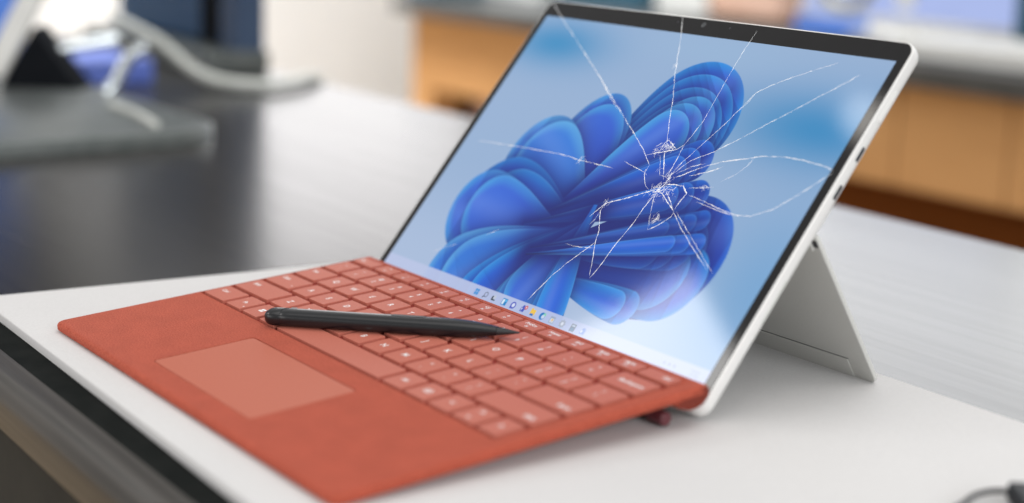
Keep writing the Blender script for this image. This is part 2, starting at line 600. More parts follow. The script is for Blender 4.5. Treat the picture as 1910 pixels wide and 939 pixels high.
img = blend(img, S(120, 210, 175), disc(14.9, YI + 1.0, 1.0, .5))
img = blend(img, S(198, 214, 236), disc(14.4, YI - .2, 1.15))
img = blend(img, S(150, 165, 190), rect(22, YI, 3.8, 3.8))
img = blend(img, S(200, 210, 225), rect(22, YI - .3, 2.8, 2.4))
img = blend(img, S(235, 190, 120), disc(22.2, YI, .7))
img = blend(img, S(165, 175, 196), disc(30.4, YI, 1.9))
for k in range(8):
    img = blend(img, S(165, 175, 196), disc(30.4 + 2.0 * math.cos(k * math.pi / 4), YI + 2.0 * math.sin(k * math.pi / 4), .45))
img = blend(img, S(215, 222, 236), disc(30.4, YI, 1.0))
img = blend(img, S(128, 140, 160), rect(39, YI, 3.6, 4.2))
img = blend(img, S(190, 205, 225), rect(39, YI + 1.1, 2.4, .9))
for k in range(3):
    for j in range(2):
        img = blend(img, S(110, 165, 215), rect(38.1 + k * .9, YI - .3 - j * .9, .5, .5, .1))
img = blend(img, S(140, 165, 220), np.maximum(rect(46.8, YI - .7, 3.6, 2.0), disc(47.2, YI + .5, 1.5)))
img = blend(img, S(205, 215, 240), disc(46.0, YI - .2, .8))
for cx, w in ((108, 1.2), (111.5, 1.4), (115, 1.4)):
    img = blend(img, S(140, 150, 170), rect(cx, YI, w, 1.3) * .7)
for j, wds in enumerate(([1.2, 1.6, 1.4], [1.0, 1.0, 2.2])):
    x = 126.
    for w in wds:
        img = blend(img, S(135, 145, 165), rect(x + w / 2, YI + .95 - j * 1.9, w, .75, .12) * .65)
        x += w + .6

nverts = NX * NY
co = np.zeros((nverts, 3), dtype=np.float32)
co[:, 0] = U.ravel() * MM
co[:, 1] = V.ravel() * MM
co[:, 2] = 0.27 * MM
idx = np.arange(nverts).reshape(NY, NX)
quads = np.stack([idx[:-1, :-1], idx[:-1, 1:], idx[1:, 1:], idx[1:, :-1]], -1).reshape(-1, 4)
me = bpy.data.meshes.new("display")
me.vertices.add(nverts)
me.vertices.foreach_set("co", co.ravel())
nq = len(quads)
me.loops.add(nq * 4)
me.polygons.add(nq)
me.loops.foreach_set("vertex_index", quads.ravel().astype(np.int32))
me.polygons.foreach_set("loop_start", np.arange(0, nq * 4, 4, dtype=np.int32))
me.update(calc_edges=True)
ca = me.color_attributes.new("picture", 'FLOAT_COLOR', 'POINT')
rgba = np.ones((nverts, 4), dtype=np.float32)
rgba[:, :3] = img.reshape(-1, 3)
ca.data.foreach_set("color", rgba.ravel())
m, nt, p = base_mat("display_lit", (0.004, 0.004, 0.006), 0.06)
at = nt.nodes.new("ShaderNodeVertexColor")
at.layer_name = "picture"
nt.links.new(at.outputs[0], p.inputs["Emission Color"])
p.inputs["Emission Strength"].default_value = 0.95
MAT["display_lit"] = m
display = link_mesh("display", me, "display_lit", tablet)
display["label"] = "lit display with blue petals on pale sky blue and a row of small icons"

# ---- cracks in the glass, (u, v) in mm on the display
CRACKS = [
    (0.50, [(-138.7, 205.2), (-118.9, 193.9), (-97.1, 182.2), (-56.5, 160.1), (-38.4, 149.5), (-17.7, 138.0), (10.9, 121.6), (22.2, 113.6)]),
    (0.40, [(-56.5, 160.1), (-40.6, 149.9), (-26.8, 142.1)]),
    (0.45, [(-22.6, 207.7), (-12.5, 191.9), (-6.0, 179.8), (-0.1, 169.6), (8.2, 156.4), (19.5, 137.0), (25.0, 127.6)]),
    (0.30, [(38.5, 203.8), (37.9, 188.9), (38.7, 167.9), (40.1, 143.9), (37.5, 129.8)]),
    (0.40, [(103.9, 191.0), (95.9, 187.0), (81.2, 179.0), (70.7, 172.5), (63.5, 166.4), (59.5, 155.6), (55.5, 144.7), (47.6, 128.2), (41.8, 115.3), (40.9, 110.0)]),
    (0.30, [(63.5, 166.4), (62.5, 161.1), (58.9, 153.1)]),
    (0.42, [(121.2, 186.1), (111.4, 176.6), (98.4, 164.3), (84.8, 151.9), (71.2, 139.0), (59.3, 128.6), (48.5, 121.6), (41.6, 111.8)]),
    (0.50, [(138.5, 132.2), (132.6, 133.5), (118.1, 134.5), (102.6, 133.9), (91.3, 131.8), (82.2, 128.8), (68.3, 124.3), (55.7, 117.3), (44.9, 110.1)]),
    (0.35, [(87.8, 130.5), (86.5, 125.4), (82.9, 119.9), (76.0, 113.6)]),
    (0.50, [(138.8, 131.6), (132.5, 123.3), (124.9, 114.0), (116.7, 105.5), (106.7, 99.3), (98.4, 98.1), (84.5, 99.2), (67.0, 102.0), (60.8, 102.4)]),
    (0.35, [(97.6, 97.6), (87.3, 97.9), (76.2, 99.1), (68.7, 99.8)]),
    (0.50, [(58.0, 106.1), (66.6, 107.8), (74.0, 110.0)]),
    (0.45, [(-124.7, 103.8), (-100.5, 105.4), (-75.6, 106.7), (-51.5, 107.7), (-29.4, 107.1), (-1.7, 107.0)]),
    (0.50, [(2.8, 112.4), (13.1, 110.5), (21.9, 109.1)]),
    (0.45, [(22.2, 113.6), (21.9, 109.1), (29.1, 100.9)]),
    (0.70, [(15.2, 118.8), (21.7, 121.4), (28.4, 123.7), (34.0, 125.7), (37.5, 129.8)]),
    (0.60, [(22.9, 122.7), (23.1, 127.9), (24.7, 130.3), (29.9, 127.7), (34.0, 125.7)]),
    (0.40, [(37.5, 129.8), (38.5, 119.7), (39.1, 109.7)]),
    (0.80, [(27.0, 122.7), (31.3, 116.7), (36.1, 109.8)]),
    (0.30, [(25.2, 120.7), (33.6, 109.3), (39.3, 109.4)]),
    (0.60, [(41.2, 110.8), (40.7, 104.9), (37.6, 99.3)]),
    (0.60, [(36.4, 100.7), (28.4, 96.4), (17.9, 90.8), (8.3, 86.4), (2.9, 76.6)]),
    (0.50, [(8.3, 86.4), (8.1, 81.2), (15.6, 70.9), (18.0, 64.7), (24.6, 52.9), (28.5, 45.6)]),
    (0.40, [(8.1, 81.2), (7.9, 76.0), (6.5, 72.3)]),
    (0.60, [(38.0, 98.7), (36.4, 89.0), (35.9, 78.8), (33.0, 66.5), (31.9, 54.7), (29.6, 44.3)]),
    (0.50, [(18.5, 64.2), (14.1, 57.7), (8.0, 48.9), (2.7, 39.1), (-1.5, 28.0), (-3.6, 22.4)]),
    (0.35, [(-2.2, 58.3), (8.9, 58.5), (19.5, 60.7)]),
    (0.35, [(38.0, 98.7), (42.8, 88.7), (48.0, 78.3)]),
    (0.55, [(48.0, 78.3), (53.6, 82.8), (58.0, 88.7), (57.9, 91.9)]),
    (0.60, [(46.8, 81.9), (49.0, 84.4), (51.0, 87.1)]),
    (0.60, [(37.5, 100.9), (42.7, 99.6), (49.7, 95.8), (57.5, 91.8)]),
    (0.40, [(57.5, 91.8), (68.3, 84.4), (82.1, 76.4), (100.6, 66.8)]),
    (0.30, [(59.3, 92.2), (72.3, 84.4), (86.6, 76.5), (105.0, 65.8)]),
    (0.70, [(57.3, 92.8), (57.8, 98.5), (59.1, 103.0), (53.7, 106.5), (46.0, 106.0), (40.7, 104.9)]),
    (0.45, [(41.8, 103.5), (49.0, 98.3), (56.6, 92.6)]),
    (0.30, [(-102.2, 29.4), (-93.4, 34.4), (-84.3, 39.1)]),
    (0.30, [(-66.8, 48.7), (-59.0, 54.1)]),
    (0.45, [(53.3, 112.5), (63.7, 117.1), (71.9, 122.0)]),
    (0.35, [(44.1, 112.3), (51.1, 118.0), (59.6, 121.7)]),
]


def ribbon(bm, pts, w, taper=3.0, step=.55, jit=.07):
    """thin raised splinter line with a broken, uneven width"""
    P = [Vector(p).to_2d() for p in pts]
    fine = []
    for a, b in zip(P, P[1:]):
        n = max(2, int((b - a).length / step))
        for k in range(n):
            fine.append(a.lerp(b, k / n))
    fine.append(P[-1])
    prev = None
    N = len(fine)
    wob, drift = 1.0, 0.0
    for i, c in enumerate(fine):
        t = (fine[min(i + 1, N - 1)] - fine[max(i - 1, 0)]).normalized()
        n = Vector((-t.y, t.x))
        end = min(1.0, i * step / taper, (N - 1 - i) * step / taper)
        wob = 0.72 * wob + 0.28 * random.choice((.12, .3, .8, 1.2, 2.6))
        drift = .8 * drift + random.gauss(0, jit)
        ww = w * .36 * (0.10 + 0.90 * end) * wob
        c = c + n * drift * min(1, end * 2)
        l, r = c - n * ww * random.uniform(.4, 1.3), c + n * ww * random.uniform(.4, 1.3)
        sec = [bm.verts.new((l.x * MM, l.y * MM, .30 * MM)), bm.verts.new((c.x * MM, c.y * MM, (.33 + ww * .3) * MM)),
               bm.verts.new((r.x * MM, r.y * MM, .30 * MM))]
        if prev:
            for k in range(2):
                bm.faces.new((prev[k], sec[k], sec[k + 1], prev[k + 1]))
        prev = sec


CORE = Vector((37.0, 104.0))
for w, ps in CRACKS:
    bm = bmesh.new()
    ribbon(bm, ps, w)
    P = [Vector(p) for p in ps]
    for a, b in zip(P, P[1:]):                      # hairlines splitting off
        for k in range(max(1, int((b - a).length / 3.2))):
            c = a.lerp(b, random.random())
            near = math.exp(-(c - CORE).length / 17)
            if random.random() > .10 + 1.1 * near:
                continue
            d = (b - a).normalized()
            d.rotate(Matrix.Rotation(random.choice((-1, 1)) * random.uniform(.08, 1.1 if near > .4 else .35), 2))
            ln = random.uniform(1.2, 3.0 + 4.0 * near)
            ribbon(bm, [c, c + d * ln * .5 + Vector((random.gauss(0, .15), random.gauss(0, .15))), c + d * ln],
                   random.uniform(.12, .26), 1.5)
    from_bm("crack", bm, "crack_white", gl)
# crushed glass round the points of impact
for (cu_, cv_, n, spread) in ((26.0, 126.0, 46, 4.2), (20.5, 121.5, 14, 2.6), (37.5, 100.5, 60, 4.2), (46.0, 102.5, 34, 4.5), (41.0, 110.0, 22, 3.0), (49.0, 85.5, 18, 2.6), (-30.0, 107.2, 9, 2.2), (-3.5, 175.0, 10, 1.6), (67.0, 108.5, 10, 2.2), (9.0, 87.0, 12, 2.4)):
    bm = bmesh.new()
    for k in range(n):
        c = Vector((cu_ + random.gauss(0, spread * .6), cv_ + random.gauss(0, spread * .45)))
        a = random.gauss(.5, .9)
        d = Vector((math.cos(a), math.sin(a))) * random.uniform(.5, 2.6)
        m_ = c + Vector((random.gauss(0, .3), random.gauss(0, .3)))
        ribbon(bm, [c - d, m_, c + d], random.uniform(.10, .34), 1.0, .4)
    o = from_bm("crushed_glass", bm, "crack_white", gl)
    o["kind"] = "stuff"

# camera eye and sensors in the bezel
from_bm("camera_lens", loft([[((-2.4 + r * math.cos(a)) * MM, (203.3 + r * math.sin(a)) * MM, z * MM)
                              for a in np.linspace(0, 2 * math.pi, 20, endpoint=False)]
                             for r, z in ((1.7, .20), (1.6, .245), (1.1, .25))]), "lens_glass", gl)
for u_ in (18.2, -23.2):
    from_bm("sensor", loft([[((u_ + r * math.cos(a)) * MM, (203.2 + r * math.sin(a)) * MM, z * MM)
                             for a in np.linspace(0, 2 * math.pi, 14, endpoint=False)]
                            for r, z in ((.8, .20), (.75, .245))]), "port_dark", gl)


# ports and buttons on the right-hand edge: (v0, v1, t0, t1, proud, material, name)
def edge_piece(name, v0, v1, tc, hw, mat, proud):
    L = []
    for dx, ins in ((-.8, 0), (proud, 0), (proud + .12, .25)):
        pts = rrect(v0 + ins, v1 - ins, tc - hw + ins, tc + hw - ins, max(hw - ins - .01, .05), 4)
        L.append([((HW + dx) * MM, y * MM, z * MM) for y, z in pts])
    o = from_bm(name, loft(L), mat, fr)
    return o


edge_piece("usb_port", 141.5, 149.8, -4.3, 1.05, "port_dark", .04)
edge_piece("usb_port", 119.8, 128.0, -4.3, 1.05, "port_dark", .04)
edge_piece("connector_slot", 51.5, 75.0, -5.2, .7, "silver_plain", .04)
edge_piece("volume_button", 164, 182, -4.0, 1.0, "silver", .45)

# kickstand: hinged at half height on the back, foot on the board
H = Vector((0, 100.5, -8.2))
F = Vector((0, 70.75, -96.8))
kd_ = (F - H).normalized()
KL = (F - H).length
kn_ = Vector((1, 0, 0)).cross(kd_).normalized()
if kn_.y > 0:
    kn_ = -kn_          # inner side, facing the tablet's foot


def kpt(x, s, n):
    q_ = Vector((x, 0, 0)) + H + kd_ * s + kn_ * n
    return q_ * MM


def kplate(x0, x1, s0, s1, n0, n1, r, cham=.25):
    L = []
    for n_, ins in ((n0, cham), (n0 + (cham if n1 > n0 else -cham), 0), (n1 - (cham if n1 > n0 else -cham), 0), (n1, cham)):
        L.append([kpt(x, s, n_) for x, s in rrect(x0 + ins, x1 - ins, s0 + ins, s1 - ins,
                                                  tuple(max(a - ins, .05) for a in r), 5)])
    return loft(L)


kick = from_bm("kickstand", kplate(-142.6, 142.6, 0, KL, 0, -2.3, (1, 1, 4, 4)), "silver_plain", tablet)
set_auto_smooth(kick, 40)
kick["label"] = "silver grey kickstand plate folded out behind the tablet"
o = from_bm("foot_strip", kplate(-126, 129, KL - 12.5, KL - .4, 0.02, .55, (1, 1, 1, 1), .2), "silver_plain", kick)
o = from_bm("strip_groove", kplate(-126.5, 129.5, KL - 13.0, KL - 12.5, .01, .03, (.1, .1, .1, .1), .005), "port_dark", kick)
from_bm("hinge", kplate(126, 139, 1.5, 9, .02, 1.6, (1, 1, 3, 3), .3), "silver_plain", kick)
from_bm("hinge_gap", kplate(136, 142, 2.2, 6.0, .02, .5, (.5, .5, .5, .5), .1), "port_dark", kick)

# ------------------------------------------------------------------ keyboard cover
kbd = thing("keyboard_cover", "coral red fabric keyboard cover attached to the foot of the tablet", "keyboard", K0)
kbd.rotation_euler.x = KSL
X0, X1, WF = -145.6, 145.2, 191.9
TH = 4.9


def kl(ins, t, r=6.0):
    rs = (max(r - ins, .3), max(r - ins, .3), max(3.0 - ins, .3), max(5.0 - ins, .3))
    return [(x * MM, y * MM, t * MM) for x, y in rrect(X0 + ins, X1 - ins, -WF + ins, -0.3 - ins, rs, 8)]


deck = from_bm("deck", loft([kl(2.6, -TH), kl(1.0, -TH + .35), kl(.15, -TH + 1.3), kl(0, -TH + 1.9), kl(.28, -TH + 2.3), kl(.28, -TH + 2.5), kl(.0, -TH + 2.8), kl(.15, -1.3), kl(.7, -.55), kl(1.6, -.12), kl(2.6, 0.0)]),
               "red_fabric", kbd)
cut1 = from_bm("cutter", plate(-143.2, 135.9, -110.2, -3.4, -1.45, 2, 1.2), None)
cut2 = from_bm("cutter", plate(-51.6, 49.2, -177.9, -124.0, -.45, 2, 2.4), None)
# (cutters are made in deck coordinates: evaluate the cut without the parent's tilt)
deck.parent = None
boolean_cut(deck, [cut1, cut2])
deck.parent = kbd
set_auto_smooth(deck, 32)
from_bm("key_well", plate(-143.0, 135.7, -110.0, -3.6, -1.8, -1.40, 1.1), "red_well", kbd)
from_bm("trackpad_gap", plate(-51.5, 49.1, -177.8, -124.1, -.7, -.42, 2.3), "trackpad_gap", kbd)
tp = from_bm("trackpad", plate(-51.2, 48.8, -177.5, -124.5, -.6, -.10, 2.1, .1), "red_trackpad", kbd)
tp["label"] = "smooth paler coral trackpad"

# folded flap between the keyboard's rear edge and the tablet's foot (section in the y-z plane, world mm)
ca_, sa_ = math.cos(KSL), math.sin(KSL)


def to_k(y, z):
    dy, dz = y * MM - K0.y, z * MM - K0.z
    return (dy * ca_ + dz * sa_, -dy * sa_ + dz * ca_)


sec = [(-1.0, 12.9), (2.2, 13.35), (3.8, 13.1), (4.6, 11.6), (4.7, 9.8), (4.0, 7.6), (1.6, 5.2), (-2.6, 3.6), (-7.2, 3.3),
       (-11.5, 4.4), (-15.2, 7.2), (-12, 8.4), (-6.0, 9.6)]
L = []
for x in (X0 + 1.0, X0 + 1.6, X1 - 1.6, X1 - 0.5, X1 - .2):
    k = 1.0 if abs(x) < 143.9 else .96
    cy_, cz_ = -4.0, 8.5
    L.append([(x * MM, *to_k(cy_ + (y - cy_) * k, cz_ + (z - cz_) * k)) for y, z in sec])
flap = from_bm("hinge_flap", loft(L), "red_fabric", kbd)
flap.data.materials.append(MAT["red_shade"])  # dark end caps paint the shade inside the fold
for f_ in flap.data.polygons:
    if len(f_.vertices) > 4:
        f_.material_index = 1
set_auto_smooth(flap, 40)

# keys -----------------------------------------------------------------
ROWS = {'F': (4.9, 13.9), 'N': (17.5, 33.3), 'Q': (36.2, 52.0), 'A': (55.1, 70.9), 'Z': (73.9, 89.7), 'B': (92.7, 108.4)}
KEYS = []     # row, x0, x1, list of (text, size, dx, dy) with dx, dy from the key's centre


def row_keys(row, x_start, pitch, labels, width=15.5):
    for i, lab in enumerate(labels):
        x0 = x_start + pitch * i
        KEYS.append((row, x0, x0 + width, lab))


def two(lo_, hi_):
    return [(lo_, 3.3, 0, -2.6), (hi_, 3.0, 0, 2.8)]


def one(c, s=4.2):
    return [(c, s, 0, 0)]


KEYS.append(('F', -141, -121.2, [("Esc", 2.9, -5, 0)]))
fl_ = [("*", "F1"), ("-", "F2"), ("+", "F3"), ("||", "F4"), ("<)", "F5"), ("<))", "F6"), ("o", "F7"), ("PrtScn", "F8"), ("Home", "F9"),
       ("End", "F10"), ("PgUp", "F11"), ("PgDn", "F12")]
row_keys('F', -117.6, 19.2, [[(a, 2.9, 0, 1.3), (b, 1.9, 0, -2.2)] for a, b in fl_], 16.0)
KEYS.append(('F', 112.2, 133.2, [("Del", 2.9, 5.5, 0)]))
KEYS.append(('N', -141, -126, two("`", "~")))
row_keys('N', -122.2, 19.18, [two(a, b) for a, b in zip("1234567890-=", "!@#$%^&*()_+")], 15.7)
KEYS.append(('N', 108.4, 133.4, [("Backspace", 3.4, 1.5, 0)]))
KEYS.append(('Q', -141, -119.8, [("Tab", 3.2, -4.5, 2.0)]))
row_keys('Q', -116.0, 19.05, [one(c) for c in "QWERTYUIOP"] + [two("[", "{"), two("]", "}")])
KEYS.append(('Q', 112.5, 133.4, two("\\", "|")))
KEYS.append(('A', -141, -114.4, [("Caps", 3.2, -6.0, 2.0), ("\u2022", 3.0, 10.0, -4.0)]))
row_keys('A', -110.3, 19.05, [one(c) for c in "ASDFGHJKL"] + [two(";", ":"), two("'", "\"")])
KEYS.append(('A', 99.4, 133.4, [("Enter", 3.4, 10.0, -3.5)]))
KEYS.append(('Z', -141, -103.6, [("Shift", 3.2, -11, 2.0)]))
row_keys('Z', -99.6, 19.08, [one(c) for c in "ZXCVBNM"] + [two(",", "<"), two(".", ">"), two("/", "?")])
KEYS.append(('Z', 91.2, 133.4, [("Shift", 3.4, 14.0, -3.5)]))
KEYS.append(('B', -141, -117.9, [("Ctrl", 3.2, -4.0, 1.5)]))
KEYS.append(('B', -114.3, -98.7, [("Fn", 3.2, 0, 0), ("\u2022", 3.0, 6.0, -4.5)]))
KEYS.append(('B', -95.2, -79.6, 'WIN'))
KEYS.append(('B', -76.1, -60.5, [("Alt", 3.2, 0, 0)]))
KEYS.append(('B', -57.0, 41.0, []))
KEYS.append(('B', 44.7, 60.1, [("Alt", 3.2, 0, 0)]))
KEYS.append(('B', 63.6, 79.0, 'MENU'))
KEYS.append(('B', 82.7, 97.6, [("<", 4.2, 0, 0)]))
KEYS.append(('B', 101.2, 116.6, [("^", 5.0, 0, 2.6), ("v", 3.8, 0, -4.0)]))
KEYS.append(('B', 120.2, 133.4, [(">", 4.2, 0, 0)]))

key_cache, txt_cache = {}, {}
KT = .55        # key top above the deck
for row, x0, x1, legs in KEYS:
    w0, w1 = ROWS[row]
    kw, kh = round(x1 - x0, 2), round(w1 - w0, 2)
    if (kw, kh) not in key_cache:
        bm = plate(-kw / 2, kw / 2, -kh / 2, kh / 2, -1.9, 0, .75, .16, 3)
        bmesh.ops.recalc_face_normals(bm, faces=bm.faces)
        me = bpy.data.meshes.new("key")
        bm.to_mesh(me)
        bm.free()
        me.materials.append(MAT["red_key"])
        key_cache[(kw, kh)] = me
    k = bpy.data.objects.new("key", key_cache[(kw, kh)])
    col.objects.link(k)
    k.parent = kbd
    k.location = ((x0 + x1) / 2 * MM, -(w0 + w1) / 2 * MM, KT * MM)
    if legs == 'WIN':
        bm = bmesh.new()
        for sx in (-1, 1):
            for sy in (-1, 1):
                bmesh.ops.create_grid(bm, x_segments=1, y_segments=1, size=.5,
                                      matrix=Matrix.Translation((sx * .95 * MM, sy * .95 * MM, .04 * MM)) @ Matrix.Diagonal((1.7 * MM, 1.7 * MM, 1, 1)))
        from_bm("legend", bm, "legend", k)
        continue
    if legs == 'MENU':
        bm = bmesh.new()
        for (cx, cy, w, h) in ((0, 1.5, 4.6, .45), (0, -1.5, 4.6, .45), (-2.1, 0, .45, 2.6), (2.1, 0, .45, 2.6), (0, .5, 2.8, .45), (0, -.5, 2.8, .45)):
            bmesh.ops.create_grid(bm, x_segments=1, y_segments=1, size=.5,
                                  matrix=Matrix.Translation((cx * MM, cy * MM, .04 * MM)) @ Matrix.Diagonal((w * MM, h * MM, 1, 1)))
        from_bm("legend", bm, "legend", k)
        continue
    for (s, size, dx, dy) in legs:
        if (s, size) not in txt_cache:
            me = text_mesh(s, size * MM)
            me.materials.append(MAT["legend"])
            me.name = "legend"
            txt_cache[(s, size)] = me
        t = bpy.data.objects.new("legend", txt_cache[(s, size)])
        col.objects.link(t)
        t.parent = k
        t.location = (dx * MM, dy * MM, .04 * MM)

# ------------------------------------------------------------------ stylus, lying on the keys
kx = Vector((1, 0, 0))
ky = Vector((0, ca_, sa_))
kz = Vector((0, -sa_, ca_))


def kworld(x, w, t):
    return K0 + (kx * x - ky * w + kz * t) * MM


PT0, PT1 = kworld(-66.0, 109.6, 4.75), kworld(40.3, 26.8, 4.6)
ax = (PT1 - PT0).normalized()
az = (kz - ax * kz.dot(ax)).normalized()
ay = az.cross(ax)
pen = thing("stylus", "matte black flattened stylus lying across the red keys", "stylus", PT0)
pen.rotation_euler = Matrix((ax, ay, az)).transposed().to_euler()
PL = (PT1 - PT0).length / MM


def pen_loop(s, a, b, dz=0.0, n=28, ex=2.5):
    out = []
    for i in range(n):
        th = 2 * math.pi * i / n
        c, s_ = math.cos(th), math.sin(th)
        y = a * math.copysign(abs(c) ** (2 / ex), c)
        z = b * math.copysign(abs(s_) ** (2 / ex), s_)
        out.append((s * MM, y * MM, (z + dz) * MM))
    return out


A, B = 6.1, 4.15
cap = [pen_loop(5.4 - 5.4 * math.cos(t), A * max(math.sin(t), .03), B * max(math.sin(t), .03) ** .8) for t in np.linspace(.03, math.pi / 2, 8)]
cap += [pen_loop(9.4, A, B), pen_loop(9.8, A * .97, B * .96)]
o = from_bm("tail_cap", loft(cap), "pen_black", pen)
set_auto_smooth(o, 40)
bl = [pen_loop(10.1, A * .97, B * .96), pen_loop(10.4, A, B)]
for s in np.linspace(14, 96, 14):
    bl.append(pen_loop(s, A, B))
for s, k in ((101, .985), (106, .94), (111, .85), (115, .75), (118.5, .645), (121.5, .545), (123.3, .48)):
    bl.append(pen_loop(s, A * k, B * (k * .9 + .1 if k > .7 else k * 1.02), -.5 * (1 - k) * 1.0))
o = from_bm("barrel", loft(bl), "pen_black", pen)
set_auto_smooth(o, 40)
nib = [pen_loop(123.5, A * .455, B * .47, -.27), pen_loop(127, A * .33, B * .36, -.33), pen_loop(131, A * .18, B * .21, -.4),
       pen_loop(PL - .6, A * .085, B * .11, -.45), pen_loop(PL, A * .03, B * .04, -.45)]
o = from_bm("nib", loft(nib), "pen_tip", pen)
set_auto_smooth(o, 40)
from_bm("cap_seam", loft([pen_loop(9.6, A * .95, B * .94), pen_loop(10.3, A * .95, B * .94)]), "port_dark", pen)
# side button in an oblong groove on the upper face
bt = [[(x * MM, y * MM, z * MM) for x, y in rrect(68 + i_, 86 - i_, .1 + i_, 2.5 - i_, 1.15 - i_, 5)] for i_, z in ((0, 3.4), (0, 4.17), (.25, 4.24))]
from_bm("button", loft(bt), "pen_black", pen)
bt = [[(x * MM, y * MM, z * MM) for x, y in rrect(67.6, 86.4, -.3, 2.9, 1.55, 5)] for z in (3.3, 4.152)]
from_bm("button_groove", loft(bt), "port_dark", pen)
bm = bmesh.new()
for sx in (-1, 1):
    for sy in (-1, 1):
        bmesh.ops.create_grid(bm, x_segments=1, y_segments=1, size=.5, matrix=Matrix.Translation(((15 + sx * .85) * MM, (1.9 + sy * .85) * MM, 4.19 * MM)) @ Matrix.Diagonal((1.5 * MM, 1.5 * MM, 1, 1)))
from_bm("mark", bm, "pen_mark", pen)

# ------------------------------------------------------------------ small things on the board
stub = thing("tether_plug", "small dark red plug with black cable under the keyboard's rear corner", "plug", (0.128, -0.015, ZB))
zc = 4.2
from_bm("plug", tube_bm([Vector((x, 0, zc)) * MM for x in (0, .6, 9.0, 10.6, 11.2)], [2.6 * MM, 3.3 * MM, 3.4 * MM, 3.2 * MM, 2.5 * MM], 18), "burgundy", stub)
from_bm("cable", tube_bm(spline([Vector(p_) * MM for p_ in ((0, 0, zc), (-14, -2, 3.6), (-34, -5, 2.6), (-60, 2, 2.4))]), 2.2 * MM, 10), "black_rubber", stub)
for dx in (-5, -9):
    from_bm("collar", tube_bm([Vector((dx + a_, -.6, zc - .2)) * MM for a_ in (0, 2.4)], 3.0 * MM, 14), "black_rubber", stub)

loop_ = thing("black_cable", "black cable curving up to a black plug at the near right of the board", "cable", (0.28, 0.03, ZB))
pts = [(10, -60, 1.6), (-2, -35, 1.8), (-7.5, -9.6, 2.6), (-10.1, 0.2, 3.0), (-10.4, 7.3, 3.0), (-9.2, 12.5, 3.0), (-6.2, 16.3, 3.0), (-2.5, 18.3, 3.2)]
o = from_bm("cord", tube_bm(spline([Vector(p_) * MM for p_ in pts]), 1.1 * MM, 10), "black_rubber", loop_, True)
bm = box_bm(-.002, .024, -.0045, .0045, .0003, .0085, .002, 3)
bmesh.ops.rotate(bm, verts=bm.verts, cent=(0, 0, 0), matrix=Matrix.Rotation(math.radians(-38), 3, 'Z'))
bmesh.ops.translate(bm, verts=bm.verts, vec=(-.001, .0165, 0))
from_bm("plug", bm, "black_rubber", loop_)

# ------------------------------------------------------------------ background: all-in-one computer on the left
aio = thing("desktop_computer", "blurred desktop computer with grey base, black wedge and blue screen at left", "computer", (-0.80, 0.02, ZT))


def loc(o_, p_):
    return Vector(p_) - Vector(o_.location)


o = from_bm("base", plate(-330, 108, -290, 168, .3, 14, 60, 2.0, 8), "base_grey", aio)
set_auto_smooth(o, 40)
RV = Vector((.589, .807, .031))
FV = Vector((-.79, .584, -.18)).normalized()
w3 = [(-1.0415, .1235, .069), (-1.0535, .0890, ZT + .0145), (-1.001, .1600, ZT + .0145)]
bm = loft([[loc(aio, Vector(p_) + FV.to_2d().to_3d() * d_) for p_ in w3] for d_ in (0, .05)])
from_bm("wedge", bm, "black_satin", aio)
# leaning screen, its silver rim towards the camera
Ae = Vector((-1.052, .088, .016))
Be = Vector((-1.0437, .1307, .0979))
e1 = (Be - Ae).normalized()
e2 = Vector((-0.62, -0.77, 0.10))
e2 = (e2 - e1 * e2.dot(e1)).normalized()
e3 = e1.cross(e2).normalized()
if e3.dot(FV) > 0:
    e3 = -e3


def slab(a0, a1, b0, b1, c0_, c1_, bev):
    bm = box_bm(a0, a1, b0, b1, c0_, c1_, bev)
    for v in bm.verts:
        v.co = loc(aio, Ae + e1 * v.co.x + e2 * v.co.y + e3 * v.co.z)
    return bm


from_bm("screen_housing", slab(0, .40, -.004, .60, -.012, 0, .003), "plaster_white", aio)
from_bm("screen_picture", slab(.012, .125, .022, .59, .0002, .0012, 0), "screen_blue", aio)
from_bm("unseen_dark_screen", slab(.1252, .39, .022, .59, .0002, .0012, 0), "glass_black", aio)  # unseen upper screen, made dark to keep blue out of the table's reflection
for k in (0, 1):
    q_ = [(-.982 - k * .09, .178 - k * .06, ZT + .012), (-.981 - k * .09, .190 - k * .06, .013), (-.9765 - k * .085, .2035 - k * .05, .040), (-.970 - k * .07, .222, .052)]
    from_bm("arm", tube_bm(spline([loc(aio, x) for x in q_]), .007, 12), "chrome", aio, True)
from_bm("lead", tube_bm(spline([loc(aio, x) for x in ((-.875, .142, ZT + .016), (-.80, .135, ZT + .017), (-.715, .120, ZT + .017))]), .004, 8), "cable_grey", aio, True)

cab = tube_bm(spline([(-1.125, .245, .072), (-1.105, .268, .058), (-1.0857, .289, .0433), (-1.0628, .3117, .018), (-1.0415, .3352, .003), (-1.0146, .3697, ZT + .0085), (-1.012, .400, ZT + .0085), (-1.035, .440, ZT + .0085), (-1.065, .475, ZT + .0075), (-1.08, .499, ZT - .004), (-1.085, .507, ZT - .03), (-1.09, .51, ZT - .25)], 8), .0065, 12)
o = from_bm("grey_cable", cab, "cable_grey", None, True)
tag(o, "thick pale grey cable hanging down onto the far end of the table", "cable")

bx = thing("carrying_case", "blurred navy blue case with black front strip standing at the far end of the table", "case", (-1.38, 0.45, ZT))
o = from_bm("shell", box_bm(-.20, .185, -.01, .02, .030, .34, .008), "navy", bx)
from_bm("black_strip", box_bm(.085, .145, -.013, -.0101, .034, .335, .001), "black_satin", bx)
from_bm("edge_panel", box_bm(.1455, .196, -.015, .025, .012, .345, .004), "navy_edge", bx)
from_bm("plinth", box_bm(-.21, .20, -.06, .03, .0005, .0295, .004), "base_grey", bx)

